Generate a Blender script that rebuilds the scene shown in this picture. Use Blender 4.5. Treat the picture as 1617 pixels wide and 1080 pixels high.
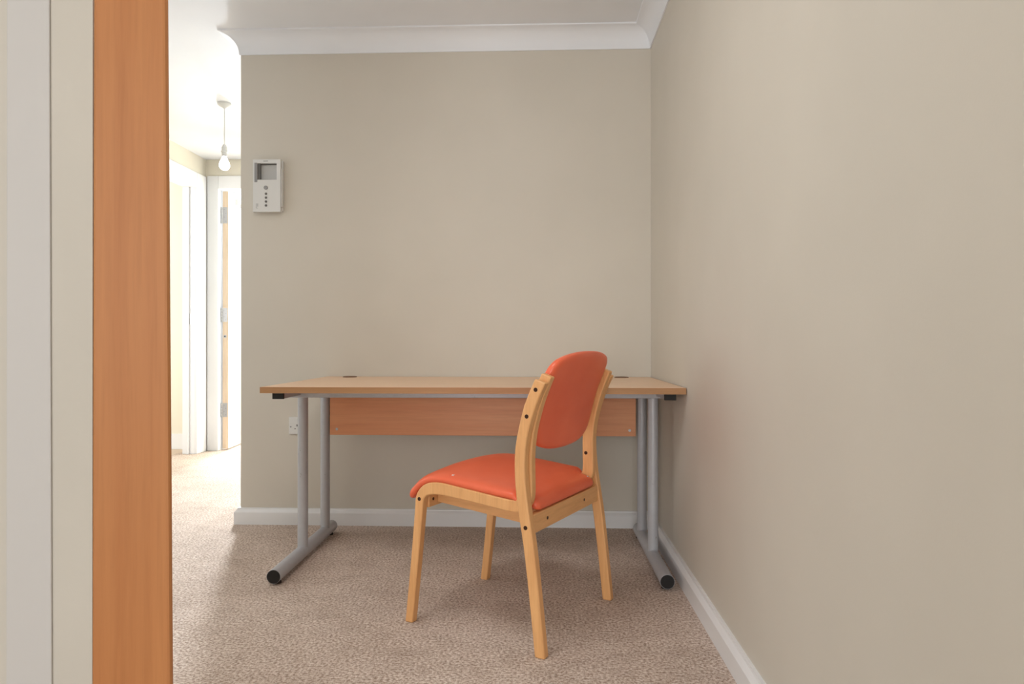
import bpy, bmesh, math
from math import sin, cos, pi, sqrt, radians
from mathutils import Vector, Matrix
for o in list(bpy.data.objects): bpy.data.objects.remove(o)
S = bpy.context.scene
COL = S.collection

# ---------------------------------------------------------------- camera
camd = bpy.data.cameras.new('camera'); cam = bpy.data.objects.new('camera', camd); COL.objects.link(cam)
camd.sensor_width = 36; camd.lens = 1105.6115 * 36 / 1617; camd.clip_start = .05
YAW, PITCH = .0381, .0013
_f = Vector((-sin(YAW)*cos(PITCH), cos(YAW)*cos(PITCH), sin(PITCH)))
_r = Vector((cos(YAW), sin(YAW), 0)); _u = _r.cross(_f)
M = Matrix((_r, _u, -_f)).transposed().to_4x4(); M.translation = (-.5484, -3.4491, .9023)
cam.matrix_world = M
S.camera = cam

# ---------------------------------------------------------------- world, lights, exposure
w = bpy.data.worlds.new('world'); S.world = w; w.use_nodes = True
w.node_tree.nodes['Background'].inputs[0].default_value = (.9, .95, 1, 1)
w.node_tree.nodes['Background'].inputs[1].default_value = 1.0
def area(name, loc, direction, sx, sy, power, col=(1, 1, 1)):
    d = bpy.data.lights.new(name, 'AREA'); d.shape = 'RECTANGLE'; d.size = sx; d.size_y = sy
    d.energy = power; d.color = col
    o = bpy.data.objects.new(name, d); COL.objects.link(o)
    o.rotation_euler = Vector(direction).to_track_quat('-Z', 'Z' if abs(direction[2]) < .9 else 'Y').to_euler()
    o.location = loc
    return o
area('rear_window_daylight', (-1.5, -9.92, 1.45), (0, 1, 0), 2.6, 1.7, 136, (.97, .985, 1))
area('left_fill', (-3.35, -5.3, 1.45), (1, 0, 0), 2.2, 1.7, 24, (.98, .99, 1))  # unseen source, added to brighten the right wall
area('hall_fill', (-3.36, -1.05, 1.35), (1, 0, 0), 1.7, 1.7, 5, (.97, .985, 1))  # unseen source, added to send soft light in from the left
area('far_room_daylight', (-3.45, 4.3, 1.95), (0, -1, 0), .4, .8, 490, (.87, .94, 1))
area('side_room_daylight', (-4.6, .4, 1.5), (.15, 1, -.1), 1.2, 1.4, 34, (1, .98, .94))
lamp = area('ceiling_fill', (-1.15, -1.95, 2.355), (0, 0, -1), .55, .55, 11, (1, .985, .97)); lamp.data.shape = 'DISK'  # unseen disc light, added to lift the back of the room
S.view_settings.view_transform = 'Standard'; S.view_settings.look = 'None'
S.view_settings.gamma = 1; S.view_settings.exposure = 0; S.view_settings.use_curve_mapping = False

# ---------------------------------------------------------------- materials
def lin(r, g, b):
    f = lambda c: (c/255/12.92) if c/255 <= .04045 else ((c/255+.055)/1.055)**2.4
    return (f(r), f(g), f(b), 1)
def mat(name, rgb, rough=.5, metal=0, spec=.5):
    m = bpy.data.materials.new(name); m.use_nodes = True
    b = m.node_tree.nodes['Principled BSDF']
    b.inputs['Base Color'].default_value = lin(*rgb); b.inputs['Roughness'].default_value = rough
    b.inputs['Metallic'].default_value = metal; b.inputs['Specular IOR Level'].default_value = spec
    return m, m.node_tree.nodes, m.node_tree.links, b
def coords(n, l, scale):
    t = n.new('ShaderNodeTexCoord'); mp = n.new('ShaderNodeMapping'); mp.inputs['Scale'].default_value = scale
    l.new(t.outputs['Object'], mp.inputs[0]); return mp
def noise(n, l, vec, scale, detail=4, rough=.5):
    x = n.new('ShaderNodeTexNoise'); x.inputs['Scale'].default_value = scale
    x.inputs['Detail'].default_value = detail; x.inputs['Roughness'].default_value = rough
    l.new(vec.outputs[0], x.inputs['Vector']); return x
def ramp(n, l, src, stops):
    r = n.new('ShaderNodeValToRGB'); e = r.color_ramp.elements
    while len(e) < len(stops): e.new(.5)
    for k, (p, c) in enumerate(stops): e[k].position = p; e[k].color = c
    l.new(src, r.inputs[0]); return r
def bump(n, l, src, b, strength, dist):
    bp = n.new('ShaderNodeBump'); bp.inputs['Strength'].default_value = strength; bp.inputs['Distance'].default_value = dist
    l.new(src, bp.inputs['Height']); l.new(bp.outputs[0], b.inputs['Normal']); return bp
def paint(name, rgb, rough=.6, var=3, bs=.05):
    m, n, l, b = mat(name, rgb, rough, 0, .35)
    c = coords(n, l, (1, 1, 1)); x = noise(n, l, c, 1.7, 3)
    r = ramp(n, l, x.outputs['Fac'], [(.3, lin(*[v-var for v in rgb])), (.7, lin(*[min(255, v+var) for v in rgb]))])
    l.new(r.outputs[0], b.inputs['Base Color'])
    y = noise(n, l, c, 260, 2); bump(n, l, y.outputs['Fac'], b, bs, .002)
    return m
def wood(name, dark, light, scale, rough=.4, spec=.5, fine=True):
    m, n, l, b = mat(name, light, rough, 0, spec)
    c = coords(n, l, scale); x = noise(n, l, c, 1.0, 6, .62); x.inputs['Distortion'].default_value = .6
    r = ramp(n, l, x.outputs['Fac'], [(.28, lin(*dark)), (.72, lin(*light))])
    if fine:
        c2 = coords(n, l, tuple(s*5 for s in scale)); y = noise(n, l, c2, 1.0, 3, .6)
        r2 = ramp(n, l, y.outputs['Fac'], [(.3, (.90, .88, .86, 1)), (.55, (1, 1, 1, 1))])
        mx = n.new('ShaderNodeMix'); mx.data_type = 'RGBA'; mx.blend_type = 'MULTIPLY'; mx.inputs[0].default_value = .8
        l.new(r.outputs[0], mx.inputs[6]); l.new(r2.outputs[0], mx.inputs[7]); l.new(mx.outputs[2], b.inputs['Base Color'])
        bump(n, l, y.outputs['Fac'], b, .06, .001)
    else: l.new(r.outputs[0], b.inputs['Base Color'])
    return m
WALL = paint('beige_wall_paint', (210, 204, 192), .55)
CREAM = paint('cream_wall_paint', (232, 226, 210), .6)
CEIL = paint('white_ceiling_paint', (238, 241, 245), .8)
TRIM = paint('white_gloss_paint', (235, 236, 237), .35, 1, .01)
TRIMG = paint('grey_white_trim_paint', (210, 207, 203), .5, 1, .01)
CHW_V = wood('beech_plywood_upright', (222, 163, 106), (238, 184, 124), (38, 38, 3.0), .38)
CHW_F = wood('beech_plywood_lengthwise', (222, 163, 106), (239, 185, 126), (3.0, 38, 38), .38)
CHW_L = wood('beech_plywood_crosswise', (222, 163, 106), (239, 185, 126), (38, 3.0, 38), .38)
LAM_LIT = wood('beech_laminate_lit', (236, 196, 160), (242, 205, 170), (1.2, 26, 26), .33, .5)  # same laminate as the modesty panel, its lit sheen put into the colour
LAM_SHADED = wood('beech_laminate_shaded', (220, 148, 102), (230, 164, 118), (1.2, 26, 26), .42)  # same laminate as the desktop, with its shade put into the colour
EDGE = wood('beech_edge_band_shaded', (164, 120, 78), (176, 132, 88), (2, 40, 40), .5)  # band coloured darker to carry the shade on the desk's edge
POST = wood('beech_veneer_post', (188, 122, 72), (206, 141, 87), (15, 15, .8), .45, .4)
DOORW = wood('pale_door_lipping', (214, 194, 168), (226, 206, 182), (30, 30, 2), .5)
SILVER, n, l, b = mat('silver_powder_coat', (168, 169, 172), .38, .15, .5)
x = noise(n, l, coords(n, l, (1, 1, 1)), 34, 5, .7)
r = ramp(n, l, x.outputs['Fac'], [(.25, lin(140, 136, 130)), (.33, lin(182, 184, 189)), (.7, lin(188, 190, 195))])
l.new(r.outputs[0], b.inputs['Base Color'])
BLACK = mat('black_plastic', (9, 8, 8), .6)[0]
DARKGAP = mat('dark_rubber', (45, 36, 30), .7)[0]
STEEL = mat('brushed_steel', (178, 178, 180), .35, .85)[0]
SCREW = mat('bronze_screw', (62, 34, 20), .4, .5)[0]
GROM = mat('brown_plastic_grommet', (126, 92, 66), .5)[0]
WPL = mat('white_plastic', (222, 222, 219), .35)[0]
GPL = mat('grey_plastic', (150, 150, 150), .4)[0]
DPL = mat('dark_grey_plastic', (104, 102, 98), .5)[0]
SCREEN = mat('grey_lcd_screen', (188, 188, 186), .25)[0]
FLECK = mat('white_fleck', (240, 236, 230), .7)[0]
BULB, n, l, b = mat('opal_lit_glass', (250, 250, 248), .3)
b.inputs['Emission Color'].default_value = (1, .97, .93, 1); b.inputs['Emission Strength'].default_value = 3
VINYL, n, l, b = mat('orange_vinyl', (238, 110, 74), .34, 0, .5)
c = coords(n, l, (1, 1, 1)); x = noise(n, l, c, 7, 3)
r = ramp(n, l, x.outputs['Fac'], [(.3, lin(234, 104, 68)), (.7, lin(240, 113, 77))]); l.new(r.outputs[0], b.inputs['Base Color'])
v = n.new('ShaderNodeTexVoronoi'); v.inputs['Scale'].default_value = 3; l.new(c.outputs[0], v.inputs['Vector'])
bump(n, l, v.outputs['Distance'], b, .12, .0006)
CARPET, n, l, b = mat('beige_pile_carpet', (190, 172, 158), .95, 0, .1)
c = coords(n, l, (1, 1, 1))
xa = noise(n, l, c, 115, 4, .7); xb = noise(n, l, c, 9, 5, .6); xc = noise(n, l, c, 1.6, 3)
ra = ramp(n, l, xa.outputs['Fac'], [(.38, lin(172, 150, 134)), (.50, lin(222, 203, 189)), (.63, lin(250, 240, 231))])
rb = ramp(n, l, xb.outputs['Fac'], [(.36, (.84, .82, .80, 1)), (.54, (1, 1, 1, 1))])
rc = ramp(n, l, xc.outputs['Fac'], [(.40, (.86, .84, .82, 1)), (.58, (1, 1, 1, 1))])
m1 = n.new('ShaderNodeMix'); m1.data_type = 'RGBA'; m1.blend_type = 'MULTIPLY'; m1.inputs[0].default_value = .7
l.new(ra.outputs[0], m1.inputs[6]); l.new(rb.outputs[0], m1.inputs[7])
m2 = n.new('ShaderNodeMix'); m2.data_type = 'RGBA'; m2.blend_type = 'MULTIPLY'; m2.inputs[0].default_value = .8
l.new(m1.outputs[2], m2.inputs[6]); l.new(rc.outputs[0], m2.inputs[7]); l.new(m2.outputs[2], b.inputs['Base Color'])
ad = n.new('ShaderNodeMath'); ad.operation = 'ADD'; l.new(xa.outputs['Fac'], ad.inputs[0]); l.new(xb.outputs['Fac'], ad.inputs[1])
bump(n, l, ad.outputs[0], b, .6, .012)
TANFLOOR = paint('tan_carpet', (214, 196, 178), .9)

# ---------------------------------------------------------------- mesh helpers
def link(name, bm, m, parent=None, bevel=0, smooth=False, seg=2):
    bmesh.ops.recalc_face_normals(bm, faces=bm.faces)
    me = bpy.data.meshes.new(name); bm.to_mesh(me); bm.free()
    o = bpy.data.objects.new(name, me); COL.objects.link(o)
    if m: me.materials.append(m)
    if parent: o.parent = parent
    if smooth:
        for p in me.polygons: p.use_smooth = True
    if bevel:
        md = o.modifiers.new('bevel', 'BEVEL'); md.width = bevel; md.segments = seg; md.limit_method = 'ANGLE'; md.angle_limit = radians(40)
    return o
def thing(name, label, cat, loc=(0, 0, 0), rz=0, group=None):
    o = bpy.data.objects.new(name, None); COL.objects.link(o); o.empty_display_size = .1
    o.location = loc; o.rotation_euler = (0, 0, rz); o['label'] = label; o['category'] = cat
    if group: o['group'] = group
    return o
def box(bm, x0, x1, y0, y1, z0, z1):
    v = [bm.verts.new((x, y, z)) for x in (x0, x1) for y in (y0, y1) for z in (z0, z1)]
    for a in ((0, 1, 3, 2), (4, 6, 7, 5), (0, 4, 5, 1), (2, 3, 7, 6), (0, 2, 6, 4), (1, 5, 7, 3)): bm.faces.new([v[i] for i in a])
def boxes(*bs):
    bm = bmesh.new()
    for q in bs: box(bm, *q)
    return bm
def struct(name, bm, m, bevel=0, parent=None):
    o = link(name, bm, m, parent, bevel)
    if not parent: o['kind'] = 'structure'
    return o
def tube(bm, p0, p1, r0, r1=None, n=24, cap=True):
    r1 = r0 if r1 is None else r1
    p0, p1 = Vector(p0), Vector(p1); d = (p1-p0).normalized()
    a = d.orthogonal().normalized(); b_ = d.cross(a)
    A = [bm.verts.new(p0+r0*(cos(2*pi*k/n)*a+sin(2*pi*k/n)*b_)) for k in range(n)]
    B = [bm.verts.new(p1+r1*(cos(2*pi*k/n)*a+sin(2*pi*k/n)*b_)) for k in range(n)]
    for k in range(n): bm.faces.new((A[k], A[(k+1) % n], B[(k+1) % n], B[k]))
    if cap: bm.faces.new(A[::-1]); bm.faces.new(B)
def lathe(bm, prof, cx, cy, n=28):
    rings = []
    for r_, z in prof:
        rings.append([bm.verts.new((cx, cy, z))] if r_ < 1e-6 else [bm.verts.new((cx+r_*cos(2*pi*k/n), cy+r_*sin(2*pi*k/n), z)) for k in range(n)])
    for A, B in zip(rings, rings[1:]):
        for k in range(n):
            j = (k+1) % n
            if len(A) == 1: bm.faces.new((A[0], B[k], B[j]))
            elif len(B) == 1: bm.faces.new((A[k], A[j], B[0]))
            else: bm.faces.new((A[k], A[j], B[j], B[k]))
def autosmooth(o, ang=35):
    for p in o.data.polygons: p.use_smooth = True
    o.data.set_sharp_from_angle(angle=radians(ang))
    return o
def sweep(bm, prof, p0, p1, n0, n1):
    """profile (offset from the wall, height) from p0 to p1; n0, n1 are the offset directions at the two ends (mitred)"""
    A = [bm.verts.new((p0[0]+n0[0]*d, p0[1]+n0[1]*d, z)) for d, z in prof]
    B = [bm.verts.new((p1[0]+n1[0]*d, p1[1]+n1[1]*d, z)) for d, z in prof]
    k = len(prof)
    for i in range(k): bm.faces.new((A[i], A[(i+1) % k], B[(i+1) % k], B[i]))
    bm.faces.new(A[::-1]); bm.faces.new(B)

# ---------------------------------------------------------------- the setting
XL, ZC, HX, FY, RY = -2.038, 2.438, -3.337, 2.315, -10.0     # wall end, ceiling, hall left wall, hall far wall, rear wall
struct('floor', boxes((-3.50, .15, RY-.1, 4.6, -.1, 0), (-4.3, -3.50, 2.46, 4.6, -.1, 0)), CARPET)
struct('floor_side_room', boxes((-5.3, -3.50, -.2, 2.46, -.1, 0)), TANFLOOR)
struct('ceiling', boxes((-5.3, .15, RY-.1, 4.6, ZC, ZC+.1)), CEIL)
struct('wall_back', boxes((XL, .15, 0, FY, 0, ZC)), WALL)
struct('wall_right', boxes((0, .15, RY, 0, 0, ZC)), WALL)
struct('wall_rear', boxes((-3.337, 0, RY-.1, RY, 0, .55), (-3.337, 0, RY-.1, RY, 2.35, ZC), (-3.337, -2.85, RY-.1, RY, .55, 2.35), (-.15, 0, RY-.1, RY, .55, 2.35)), WALL)
LX = HX-.1
struct('wall_left', boxes((LX, HX, RY, -6.5, 0, ZC), (LX, HX, -6.5, -4.1, 0, .5), (LX, HX, -6.5, -4.1, 2.4, ZC), (LX, HX, -4.1, -1.95, 0, ZC), (LX, HX, -1.95, -.15, 0, .45), (LX, HX, -1.95, -.15, 2.25, ZC),
                          (LX, HX, -.15, 1.33, 0, ZC), (LX, HX, 1.33, 2.147, 2.182, ZC), (LX, HX, 2.147, FY+.1, 0, ZC)), CREAM)
struct('wall_far', boxes((HX, -3.235, FY, FY+.1, 0, ZC), (-3.235, -2.345, FY, FY+.1, 2.2, ZC), (-2.345, XL, FY, FY+.1, 0, ZC)), CREAM)
struct('wall_side_room', boxes((-5.2, LX, 2.40, 2.46, 0, ZC), (LX, HX, FY+.1, 2.46, 0, ZC), (-5.3, -5.2, -.2, 2.5, 0, ZC)), CREAM)
struct('wall_far_room', boxes((-4.3, -4.2, 2.5, 4.5, 0, ZC), (-1.9, -1.8, FY, 4.5, 0, ZC), (-4.3, -1.8, 4.5, 4.6, 0, ZC)), CREAM)
# the stub wall in the left foreground, with its white trim
SY = -2.249
struct('wall_stub', boxes((HX, -1.331, SY, SY+.1, 0, ZC)), WALL)
bm = bmesh.new()
v = [bm.verts.new(p) for p in ((-1.484, SY-.004, 0), (-1.4005, SY-.004, 0), (-1.4005, SY, 0), (-1.484, SY, 0), (-1.484, SY-.004, ZC), (-1.411, SY-.004, ZC), (-1.411, SY, ZC), (-1.484, SY, ZC))]
for a in ((0, 3, 2, 1), (4, 5, 6, 7), (0, 1, 5, 4), (1, 2, 6, 5), (2, 3, 7, 6), (3, 0, 4, 7)): bm.faces.new([v[i] for i in a])
struct('trim_1', bm, TRIMG, .002)
bm = bmesh.new()
PX0, PX1, PX2, PX3 = -1.3305, -1.1870, -1.3265, -1.2065
v = [bm.verts.new(p) for p in ((PX0, SY-.004, 0), (PX1, SY-.004, 0), (PX1, SY+.010, 0), (PX0, SY+.010, 0), (PX2, SY-.004, ZC), (PX3, SY-.004, ZC), (PX3, SY+.010, ZC), (PX2, SY+.010, ZC))]
for a in ((0, 3, 2, 1), (4, 5, 6, 7), (0, 1, 5, 4), (1, 2, 6, 5), (2, 3, 7, 6), (3, 0, 4, 7)): bm.faces.new([v[i] for i in a])
post = link('wooden_post', bm, POST, None, .005)
post['label'] = 'tall orange-brown beech post, floor to ceiling, beside the beige strip of wall in left foreground'
post['category'] = 'post'
# coving
cp = [(0, ZC), (.082, ZC), (.082, ZC-.006), (.077, ZC-.008)]
for k in range(1, 12):
    t = k/12*pi/2; cp.append((.077-.070*sin(t), ZC-.008-.082*(1-cos(t))))
cp += [(.007, ZC-.090), (.006, ZC-.0965), (0, ZC-.0965)]
bm = bmesh.new(); sweep(bm, cp, (XL, 0), (0, 0), (-1, -1), (-1, -1)); autosmooth(struct('trim_2', bm, CEIL))
bm = bmesh.new(); sweep(bm, cp, (0, 0), (0, RY), (-1, -1), (-1, 0)); autosmooth(struct('trim_3', bm, CEIL))
bm = bmesh.new(); sweep(bm, cp, (XL, FY), (XL, 0), (-1, 0), (-1, -1)); autosmooth(struct('trim_4', bm, CEIL))
# skirting boards
bp_ = [(0, 0), (.0245, 0), (.0245, .060), (.0215, .064), (.0120, .0735), (.0105, .080), (0, .080)]
bm = bmesh.new(); sweep(bm, bp_, (XL, 0), (0, 0), (-1, -1), (-1, -1)); struct('baseboard_back', bm, TRIM)
bm = bmesh.new(); sweep(bm, bp_, (0, 0), (0, RY), (-1, -1), (-1, 0)); struct('baseboard_right', bm, TRIM)
bm = bmesh.new(); sweep(bm, bp_, (XL, FY), (XL, 0), (-1, 0), (-1, -1)); struct('baseboard_hall', bm, TRIM)
struct('baseboard_side_room', boxes((-5.2, LX, 2.385, 2.40, 0, .13)), TRIM, .002)
# doorway in the hall's left wall: architrave, lining, keep
a1 = struct('trim_5', boxes((HX, HX+.018, 2.134, 2.296, 0, 2.287), (HX, HX+.018, 1.25, 2.134, 2.17, 2.287), (HX, HX+.018, 1.22, 1.343, 0, 2.17)), TRIM, .004)
l1 = struct('trim_6', boxes((LX-.005, HX, 2.134, 2.147, 0, 2.182), (LX-.005, HX, 1.343, 2.134, 2.169, 2.182), (LX-.005, HX, 1.33, 1.343, 0, 2.182),
                            (LX+.035, LX+.055, 2.120, 2.134, 0, 2.169)), TRIM, .002)
link('strike_plate', boxes((HX-.046, HX-.022, 2.1325, 2.1345, 1.055, 1.135)), STEEL, l1)
# doorway in the hall's far wall: architrave, lining
struct('trim_7', boxes((-3.318, -3.222, FY-.018, FY, 0, 2.297), (-3.222, -2.358, FY-.018, FY, 2.188, 2.297), (-2.358, -2.26, FY-.018, FY, 0, 2.297)), TRIM, .004)
struct('trim_8', boxes((-3.235, -3.222, FY, FY+.105, 0, 2.2), (-3.222, -2.358, FY, FY+.105, 2.188, 2.2), (-2.358, -2.345, FY, FY+.105, 0, 2.2)), TRIM, .002)
# far door, standing open into the room beyond, its hinge edge towards us
dr = struct('door_1', boxes((-3.209, -3.161, 2.352, 3.12, .012, 2.180)), TRIM, .002)
link('hinge_edge', boxes((-3.2085, -3.1615, 2.350, 2.3521, .013, 2.179)), DOORW, dr)
for z0, z1 in ((1.909, 2.045), (1.079, 1.196), (.279, .396)):
    h = link('hinge', boxes((-3.207, -3.168, 2.3480, 2.3501, z0, z1)), STEEL, dr)
    bm = bmesh.new()
    for k in range(5): tube(bm, (-3.2145, 2.345, z0+(z1-z0)*k/5), (-3.2145, 2.345, z0+(z1-z0)*(k+.92)/5), .0065, n=12)
    link('knuckle', bm, STEEL, h, smooth=False)
    bm = bmesh.new()
    for k in range(4): tube(bm, (-3.195 if k % 2 else -3.181, 2.3482, z0+.018+(z1-z0-.036)*k/3), (-3.195 if k % 2 else -3.181, 2.3474, z0+.018+(z1-z0-.036)*k/3), .004, n=10)
    link('screw', bm, GPL, h)
bm = bmesh.new(); tube(bm, (-3.187, 2.3502, .957), (-3.187, 2.342, .957), .013, n=18); hb = link('hinge_bolt', bm, STEEL, dr)
bm = bmesh.new(); tube(bm, (-3.187, 2.3421, .957), (-3.187, 2.3410, .957), .006, n=12); link('bolt_hole', bm, BLACK, hb)
_R = Matrix.Rotation(radians(5), 4, 'Z'); _p = Vector((-3.209, 2.352, 0))
dr.matrix_world = Matrix.Translation(_p) @ _R @ Matrix.Translation(-_p)
# overhead door closer on the open door
link('closer_body', boxes((-3.161, -3.118, 2.515, 2.74, 2.098, 2.148)), GPL, dr, .004)
bm = bmesh.new(); tube(bm, (-3.139, 2.535, 2.148), (-3.139, 2.535, 2.160), .013); tube(bm, (-3.139, 2.535, 2.156), (-3.130, 2.395, 2.180), .0065, n=12)
link('closer_arm', bm, GPL, dr)
# window frames out of view; hall and left ones added to house fill lights
def frame_y(name, x0, x1, y, z0, z1, mull):
    q = [(x0, x1, y, y+.06, z0, z0+.06), (x0, x1, y, y+.06, z1-.06, z1), (x0, x0+.06, y, y+.06, z0+.06, z1-.06), (x1-.06, x1, y, y+.06, z0+.06, z1-.06)]
    q += [(m-.03, m+.03, y, y+.06, z0+.06, z1-.06) for m in mull]
    return struct(name, boxes(*q), TRIM, .003)
frame_y('window_1', -2.85, -.15, RY+.0, .55, 2.35, (-1.95, -1.05))
struct('added_hall_window', boxes((HX-.06, HX, -1.95, -.15, .45, .51), (HX-.06, HX, -1.95, -.15, 2.19, 2.25), (HX-.06, HX, -1.95, -1.89, .51, 2.19), (HX-.06, HX, -.21, -.15, .51, 2.19)), TRIM, .003)  # unseen frame added around the hall fill light

struct('added_left_window', boxes((HX-.06, HX, -6.5, -4.1, .5, .56), (HX-.06, HX, -6.5, -4.1, 2.34, 2.4), (HX-.06, HX, -6.5, -6.44, .56, 2.34), (HX-.06, HX, -4.16, -4.1, .56, 2.34)), TRIM, .003)  # unseen frame added around the left fill light

# unseen round housing added for the fill light over the middle of the room
bm = bmesh.new(); lathe(bm, [(0, 2.438), (.31, 2.438), (.31, 2.370), (.30, 2.36), (.285, 2.36), (.285, 2.372), (0, 2.372)], -1.15, -1.95, 48); autosmooth(struct('ceiling_fill_housing', bm, WPL))

# ---------------------------------------------------------------- pendant light in the hall
px, py = -2.560, .961
pd = thing('pendant_light', 'bare white bulb hanging on a thin white cord from the hall ceiling', 'light', (px, py, 2.006))
def at0(bm): bmesh.ops.translate(bm, verts=bm.verts, vec=(0, 0, -2.006)); return bm
bm = bmesh.new(); lathe(bm, [(0, ZC), (.043, ZC), (.043, ZC-.010), (.036, ZC-.018), (.014, ZC-.030), (.006, ZC-.036), (0, ZC-.036)], 0, 0); autosmooth(link('ceiling_rose', at0(bm), WPL, pd))
bm = bmesh.new(); tube(bm, (0, 0, ZC-.034), (0, 0, 2.165), .0035, n=10); link('cord', at0(bm), WPL, pd)
bm = bmesh.new(); lathe(bm, [(0, 2.172), (.009, 2.172), (.013, 2.160), (.017, 2.155), (.017, 2.132), (.021, 2.130), (.021, 2.124), (.017, 2.122), (.017, 2.104), (0, 2.104)], 0, 0); hd = autosmooth(link('lamp_holder', at0(bm), WPL, pd))
bm = bmesh.new(); lathe(bm, [(.0135, 2.108), (.0142, 2.106), (.0142, 2.096), (0, 2.096)], 0, 0); autosmooth(link('bulb_cap', at0(bm), STEEL, pd))
bm = bmesh.new(); pr = [(.014, 2.098), (.016, 2.088), (.022, 2.074), (.029, 2.060)]
for k in range(0, 11):
    t = k/10*pi/2; pr.append((.0335*cos(t) if k < 10 else 0, 2.041-.0345*sin(t)))
lathe(bm, pr, 0, 0); link('bulb', at0(bm), BULB, pd, smooth=True)

# ---------------------------------------------------------------- intercom
ic = thing('intercom', 'white video intercom with grey screen and four round buttons on back wall left of desk', 'intercom', (-1.893, 0, 1.68))
X0, X1, Z0, Z1 = -.069, .069, -.129, .130
s0, s1, t0, t1 = -.047, .050, .030, .111
link('backplate', boxes((X0+.004, X1+.006, -.016, 0, Z0+.006, Z1-.004)), WPL, ic, .003)
fp = link('face', boxes((X0, s0, -.036, -.016, Z0, Z1), (s1, X1, -.036, -.016, Z0, Z1), (s0, s1, -.036, -.016, Z0, t0), (s0, s1, -.036, -.016, t1, Z1)), WPL, ic)
link('screen_bezel', boxes((s0, s0+.014, -.033, -.017, t0, t1), (s0+.014, s1, -.024, -.017, t1-.006, t1), (s0+.014, s1, -.022, -.017, t0, t0+.004)), DPL, ic)
link('screen', boxes((s0+.014, s1, -.020, -.016, t0+.004, t1-.006)), SCREEN, ic)
link('bezel_lip', boxes((s0-.014, s0, -.0375, -.036, t0-.012, t1+.003)), GPL, ic)
bm = bmesh.new(); tube(bm, (-.004, -.036, -.010), (-.004, -.039, -.010), .0105, .0098); autosmooth(link('call_button', bm, GPL, ic))
for k in range(4):
    bm = bmesh.new(); z = -.040-.0193*k; tube(bm, (-.003, -.036, z), (-.003, -.0385, z), .0062, .0055, n=16); autosmooth(link('button', bm, DPL, ic))
link('maker_mark', boxes((-.016, .006, -.0366, -.036, .1205, .1232)), DPL, ic)
bm = boxes((-.053, -.050, -.0366, -.036, -.112, -.088), (-.053, -.043, -.0366, -.036, -.112, -.1095), (-.047, -.043, -.0366, -.036, -.104, -.088))
link('handset_mark', bm, SCREEN, ic)
link('side_rib', boxes((X1, X1+.007, -.030, -.012, -.105, .085)), WPL, ic, .002)

# ---------------------------------------------------------------- wall socket
sk = thing('wall_socket', 'small white square socket on back wall, half hidden behind the left desk leg', 'socket', (-1.748, 0, .491))
link('plate', boxes((-.043, .043, -.010, 0, -.043, .043)), WPL, sk, .003)
link('rocker_switch', boxes((-.008, .008, -.014, -.010, .012, .032)), WPL, sk, .001)
link('pin_slot', boxes((-.004, .004, -.0106, -.0099, -.004, .006)), DPL, sk)
for s in (-1, 1): link('pin_slot', boxes((s*.011-.003, s*.011+.003, -.0106, -.0099, -.018, -.013)), DPL, sk)
for s in (-1, 1):
    bm = bmesh.new(); tube(bm, (s*.033, -.0099, -.006), (s*.033, -.0108, -.006), .004, n=12); link('fixing_screw', bm, GPL, sk)

# ---------------------------------------------------------------- desk
DX0, DX1, DY0, DY1, DT, DB = -1.603, -.003, -.838, -.003, .7356, .7116
DCX = -.803
dk = thing('office_desk', 'long beech-topped office desk on silver tube legs, pushed into the corner of the room', 'desk', (DCX, -.42, 0))
def dl(*bs): return boxes(*[(a-DCX, b_-DCX, c_+.42, d_+.42, e, f) for a, b_, c_, d_, e, f in bs])
def dp(x, y, z): return (x-DCX, y+.42, z)
link('desktop', dl((DX0+.002, DX1-.002, DY0+.002, DY1, DB, DT)), LAM_LIT, dk, .0015)
link('edge_band', dl((DX0, DX1, DY0, DY0+.0021, DB+.0005, DT-.0006), (DX0, DX0+.0021, DY0+.0021, DY1, DB+.0005, DT-.0006), (DX1-.0021, DX1, DY0+.0021, DY1, DB+.0005, DT-.0006)), EDGE, dk)
for gx in (-1.469, -.150):
    bm = bmesh.new(); lathe(bm, [(0, DT-.004), (.034, DT-.004), (.034, DT+.0025), (.030, DT+.004), (.026, DT+.003), (.0, DT+.0022)], gx-DCX, -.064+.42); autosmooth(link('cable_grommet', bm, GROM, dk))
link('modesty_panel', dl((-1.507, -.110, -.268, -.250, .480, .700)), LAM_SHADED, dk, .001)
for sx in (-1.474, -.138):
    bm = bmesh.new(); tube(bm, dp(sx, -.268, .507), dp(sx, -.2705, .507), .006, n=12); link('panel_screw', bm, STEEL, dk)
link('cross_beam', dl((-1.603, -.037, -.585, -.545, .676, .7116)), SILVER, dk, .003)
for lx, ax in ((-1.532, -1.555), (-.081, -.051)):
    lg = link('support_arm', dl((ax-.021, ax+.021, -.770, -.130, .686, .7116)), SILVER, dk, .002)
    link('end_cap', dl((ax-.022, ax+.022, -.782, -.770, .685, .7112)), BLACK, lg, .0015)
    for ly in (-.562, -.256):
        bm = bmesh.new(); tube(bm, dp(lx, ly, .05), dp(lx, ly, .690), .0212, n=32); autosmooth(link('upright', bm, SILVER, dk))
    bm = bmesh.new(); tube(bm, dp(lx, -.885, .034), dp(lx, -.150, .034), .0262, n=36); ft = autosmooth(link('foot', bm, SILVER, dk))
    for ya, yb in ((-.8845, -.8875), (-.1505, -.1475)):
        bm = bmesh.new(); tube(bm, dp(lx, ya, .034), dp(lx, yb, .034), .0255, .0245, n=32); autosmooth(link('end_plug', bm, BLACK, ft))
    for gy in (-.850, -.185):
        bm = bmesh.new(); tube(bm, dp(lx, gy, .012), dp(lx, gy, .008), .006, n=12); tube(bm, dp(lx, gy, .009), dp(lx, gy, 0), .015, .017, n=18); autosmooth(link('levelling_glide', bm, DARKGAP, ft))

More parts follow.
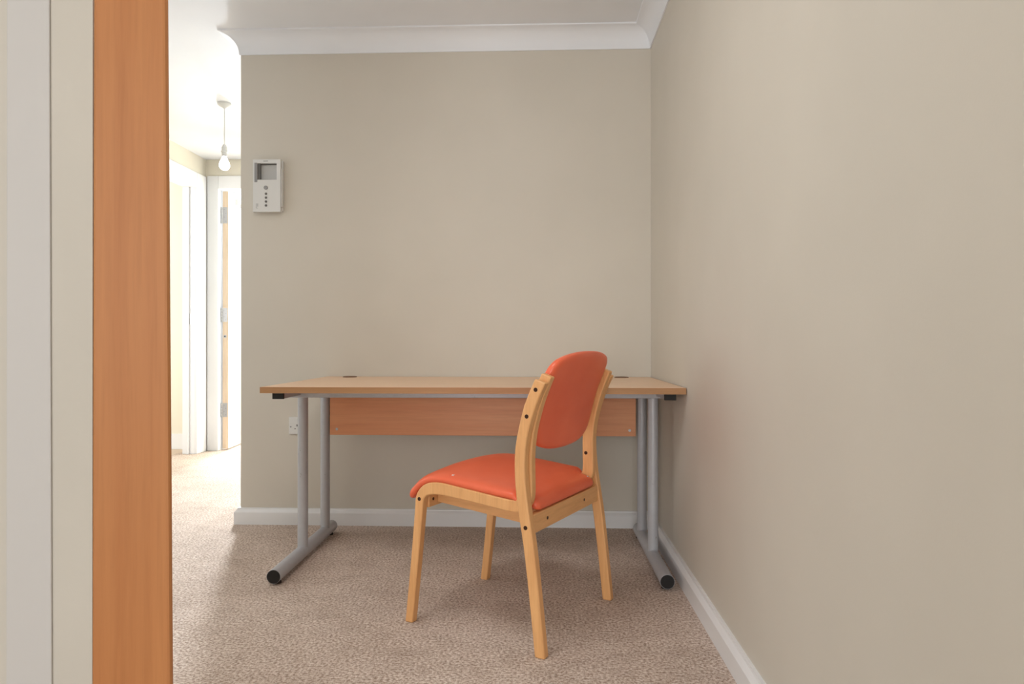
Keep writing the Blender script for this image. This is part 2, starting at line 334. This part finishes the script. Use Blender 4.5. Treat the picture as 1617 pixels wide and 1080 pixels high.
# ---------------------------------------------------------------- chair (local axes: x forward, y towards its left side, z up)
ch = thing('side_chair', 'beech-framed side chair with orange vinyl seat and back, angled in front of the desk', 'chair', (-.6268, -1.0994, 0), radians(153.098))
W1, W2, W3 = .2741, .2460, .2183
def spline(pts, n=6):
    out = []
    for i in range(len(pts)-1):
        p0, p1, p2, p3 = [Vector(pts[max(0, min(len(pts)-1, k))]) for k in (i-1, i, i+1, i+2)]
        for j in range(n):
            t = j/n
            out.append(.5*((2*p1)+(-p0+p2)*t+(2*p0-5*p1+4*p2-p3)*t*t+(-p0+3*p1-3*p2+p3)*t**3))
    out.append(Vector(pts[-1])); return out
def strip_prism(front, rear, y0, y1, n=5):
    """bentwood strip: matched front and rear edge curves in the side plane, given a thickness sideways"""
    F, R_ = spline(front, n), spline(rear, n); bm = bmesh.new()
    vs = [[bm.verts.new((p.x, y, p.y)) for p in E] for E in (F, R_) for y in (y0, y1)]     # F y0, F y1, R y0, R y1
    for i in range(len(F)-1):
        for A, B in ((0, 1), (1, 3), (3, 2), (2, 0)): bm.faces.new((vs[A][i], vs[B][i], vs[B][i+1], vs[A][i+1]))
    bm.faces.new([vs[k][0] for k in (0, 1, 3, 2)]); bm.faces.new([vs[k][-1] for k in (0, 2, 3, 1)])
    return bm
legF = [(-.2135, 0), (-.196, .158), (-.178, .301), (-.163, .39), (-.152, .463), (-.147, .54), (-.150, .60), (-.161, .655), (-.176, .712), (-.194, .757), (-.214, .799)]
legR = [(-.2457, 0), (-.229, .158), (-.212, .301), (-.198, .39), (-.187, .463), (-.181, .54), (-.184, .60), (-.194, .650), (-.211, .704), (-.229, .750), (-.248, .788)]
sfF = [(.2725, 0), (.249, .212), (.234, .370), (.231, .404), (.221, .428), (.203, .447), (.180, .458), (.155, .4625), (.120, .4625), (.028, .4525), (-.062, .442), (-.118, .437),
       (-.140, .440), (-.148, .452), (-.1505, .475), (-.1495, .526), (-.150, .570), (-.158, .635), (-.181, .722), (-.203, .775), (-.222, .815)]
sfR = [(.2440, 0), (.2200, .212), (.2035, .370), (.2005, .396), (.1960, .408), (.1850, .417), (.168, .4215), (.145, .4235), (.110, .4225), (.022, .4145), (-.067, .405), (-.122, .400),
       (-.155, .4045), (-.178, .421), (-.1895, .453), (-.1895, .526), (-.1895, .573), (-.197, .640), (-.217, .715), (-.236, .765), (-.253, .803)]
def screw(parent, p0, p1, r_=.0062):
    bm = bmesh.new(); tube(bm, p0, p1, r_, n=14); return link('screw', bm, SCREW, parent)
for s in (1, -1):
    rl = autosmooth(link('rear_leg', strip_prism(legF, legR, s*(W2+.0006), s*W1), CHW_V, ch, .004, seg=3), 30)
    for f_, h_ in ((-.217, .768), (-.188, .690), (-.184, .368)): screw(rl, (f_, s*(W1-.001), h_), (f_, s*(W1+.0008), h_))
    sf = autosmooth(link('bent_side_frame', strip_prism(sfF, sfR, s*W3, s*W2), CHW_V, ch, .004, seg=3), 30)
    screw(sf, (.2155, s*(W2-.001), .403), (.2155, s*(W2+.0008), .403))
    screw(sf, (-.163, s*(W3+.001), .516), (-.163, s*(W3-.0008), .516))
    bm = bmesh.new(); q = [(.196, .4235), (.196, .382), (-.172, .3455), (-.172, .398)]
    A = [bm.verts.new((f_, s*.150, h_)) for f_, h_ in q]; B = [bm.verts.new((f_, s*.172, h_)) for f_, h_ in q]
    for i in range(4): bm.faces.new((A[i], A[(i+1) % 4], B[(i+1) % 4], B[i]))
    bm.faces.new(A); bm.faces.new(B[::-1])
    link('seat_bearer', bm, CHW_F, ch, .002)
br = link('back_rail', boxes((-.1965, -.1745, -W2, W2, .3445, .4010)), CHW_L, ch, .003)
for y in (.155, -.125): screw(br, (-.1958, y, .373), (-.1975, y, .373), .005)
fr = link('front_rail', boxes((.197, .217, -W3, W3, .372, .4195)), CHW_L, ch, .003)
for y in (.195, -.195): screw(fr, (.1975, y, .396), (.1962, y, .396), .005)

def lerp_tab(t, tab):
    for (a, va), (b_, vb) in zip(tab, tab[1:]):
        if t <= b_: return va+(vb-va)*(max(t, a)-a)/(b_-a)
    return tab[-1][1]
def cushion(outline, centre, low, high, edge, nr=18, r_pow=2.6):
    """closed cushion over a plan outline; low/high give the two faces, edge the rolled rim (fraction of radius)"""
    n_ = len(outline); bm = bmesh.new(); top, bot = [], []
    ts = [1-(1-k/nr)**1.8 for k in range(1, nr+1)]
    mid = lambda a, b_: (low(a, b_)+high(a, b_))/2
    for t in ts:
        rt, rb_ = [], []
        prof = max(0, 1-max(0, (t-(1-edge))/edge)**r_pow)**(1/r_pow)
        for (a, b_) in outline:
            p = (centre[0]+(a-centre[0])*t, centre[1]+(b_-centre[1])*t)
            m_ = mid(*p); h = (high(*p)-low(*p))/2*prof
            rt.append((p, m_+h)); rb_.append((p, m_-h))
        top.append(rt); bot.append(rb_)
    return top, bot, ts
def build_cushion(outline, centre, low, high, edge, place, nr=18):
    top, bot, ts = cushion(outline, centre, low, high, edge, nr); bm = bmesh.new(); n_ = len(outline)
    V = lambda q: bm.verts.new(place(*q[0], q[1]))
    T = [[V(q) for q in ring] for ring in top]; B = [[V(q) for q in ring] for ring in bot[:-1]]; B.append(T[-1])
    ct = bm.verts.new(place(*centre, high(*centre))); cb = bm.verts.new(place(*centre, low(*centre)))
    for R_, c_ in ((T, ct), (B, cb)):
        for k in range(n_): bm.faces.new((c_, R_[0][k], R_[0][(k+1) % n_]))
        for A, C_ in zip(R_, R_[1:]):
            for k in range(n_): bm.faces.new((A[k], A[(k+1) % n_], C_[(k+1) % n_], C_[k]))
    return bm
def mirror(pts): return pts+[(a, -b_) for a, b_ in reversed(pts[1:-1])]
# seat: plan (forward, sideways), lower face on the side frames, upper face crowned
so = [tuple(p) for p in spline([(.268, 0), (.2675, .10), (.267, .19), (.263, .232), (.250, .2475)], 5)]
so += [(.25-.0097*k, .2475) for k in range(1, 38)] + [(-.126, .2475), (-.137, .2465), (-.1435, .241), (-.1455, .228), (-.147, .217)]
so += [(-.153-.008*k, .2150) for k in range(4)] + [tuple(p) for p in spline([(-.187, .2145), (-.1945, .207), (-.197, .19), (-.198, .1), (-.198, 0)], 5)]
so = mirror(so)
low_tab = [(-.20, .3960), (-.15, .413), (-.125, .4315), (.028, .4465), (.120, .4565), (.155, .4565), (.18, .452), (.205, .441), (.225, .424), (.240, .406), (.255, .392), (.268, .386)]
def slow(f_, y): return lerp_tab(f_, low_tab)
def shigh(f_, y):
    th = lerp_tab(f_, [(-.20, .036), (-.12, .030), (0, .030), (.15, .029), (.20, .032), (.23, .038), (.268, .046)])
    dome = .020*(1-(min(1, abs(y)/.2475))**2.2)*max(0, 1-((f_-.06)/.27)**2)**.8 if abs(f_-.06) < .27 else 0
    return slow(f_, y)+th+dome
st = link('seat', build_cushion(so, (.035, 0), slow, shigh, .16, lambda a, b_, c_: (a, b_, c_)), VINYL, ch, smooth=True)
zf = shigh(.10, .221)-.0018
link('white_mark', boxes((.096, .103, .215, .228, zf-.001, zf+.0012)), FLECK, st)
zf = shigh(-.178, -.196)-.003
link('white_mark', boxes((-.181, -.176, -.199, -.193, zf-.001, zf+.0025)), FLECK, st)
# back pad: plan (sideways, height), thickness along the lean
ro = [(0, .568), (.08, .571), (.14, .5815), (.184, .600), (.206, .628), (.2125, .662), (.2135, .74), (.2145, .80), (.2130, .820), (.205, .838), (.181, .8555), (.127, .8685), (.062, .8755), (0, .877)]
ro = [tuple(p) for p in spline(ro, 5)]; ro = ro+[(-a, b_) for a, b_ in reversed(ro[1:-1])]
def rear(h): return lerp_tab(h, [(.55, -.182), (.60, -.182), (.64, -.187), (.70, -.2015), (.75, -.217), (.80, -.238), (.84, -.256), (.88, -.274)])
def plow(y, h): return rear(h)+.001-.010*(1-(y/.215)**2)
def phigh(y, h): return plow(y, h)+.034
bk = link('backrest', build_cushion(ro, (0, .725), plow, phigh, .13, lambda a, b_, c_: (c_, a, b_)), VINYL, ch, smooth=True)
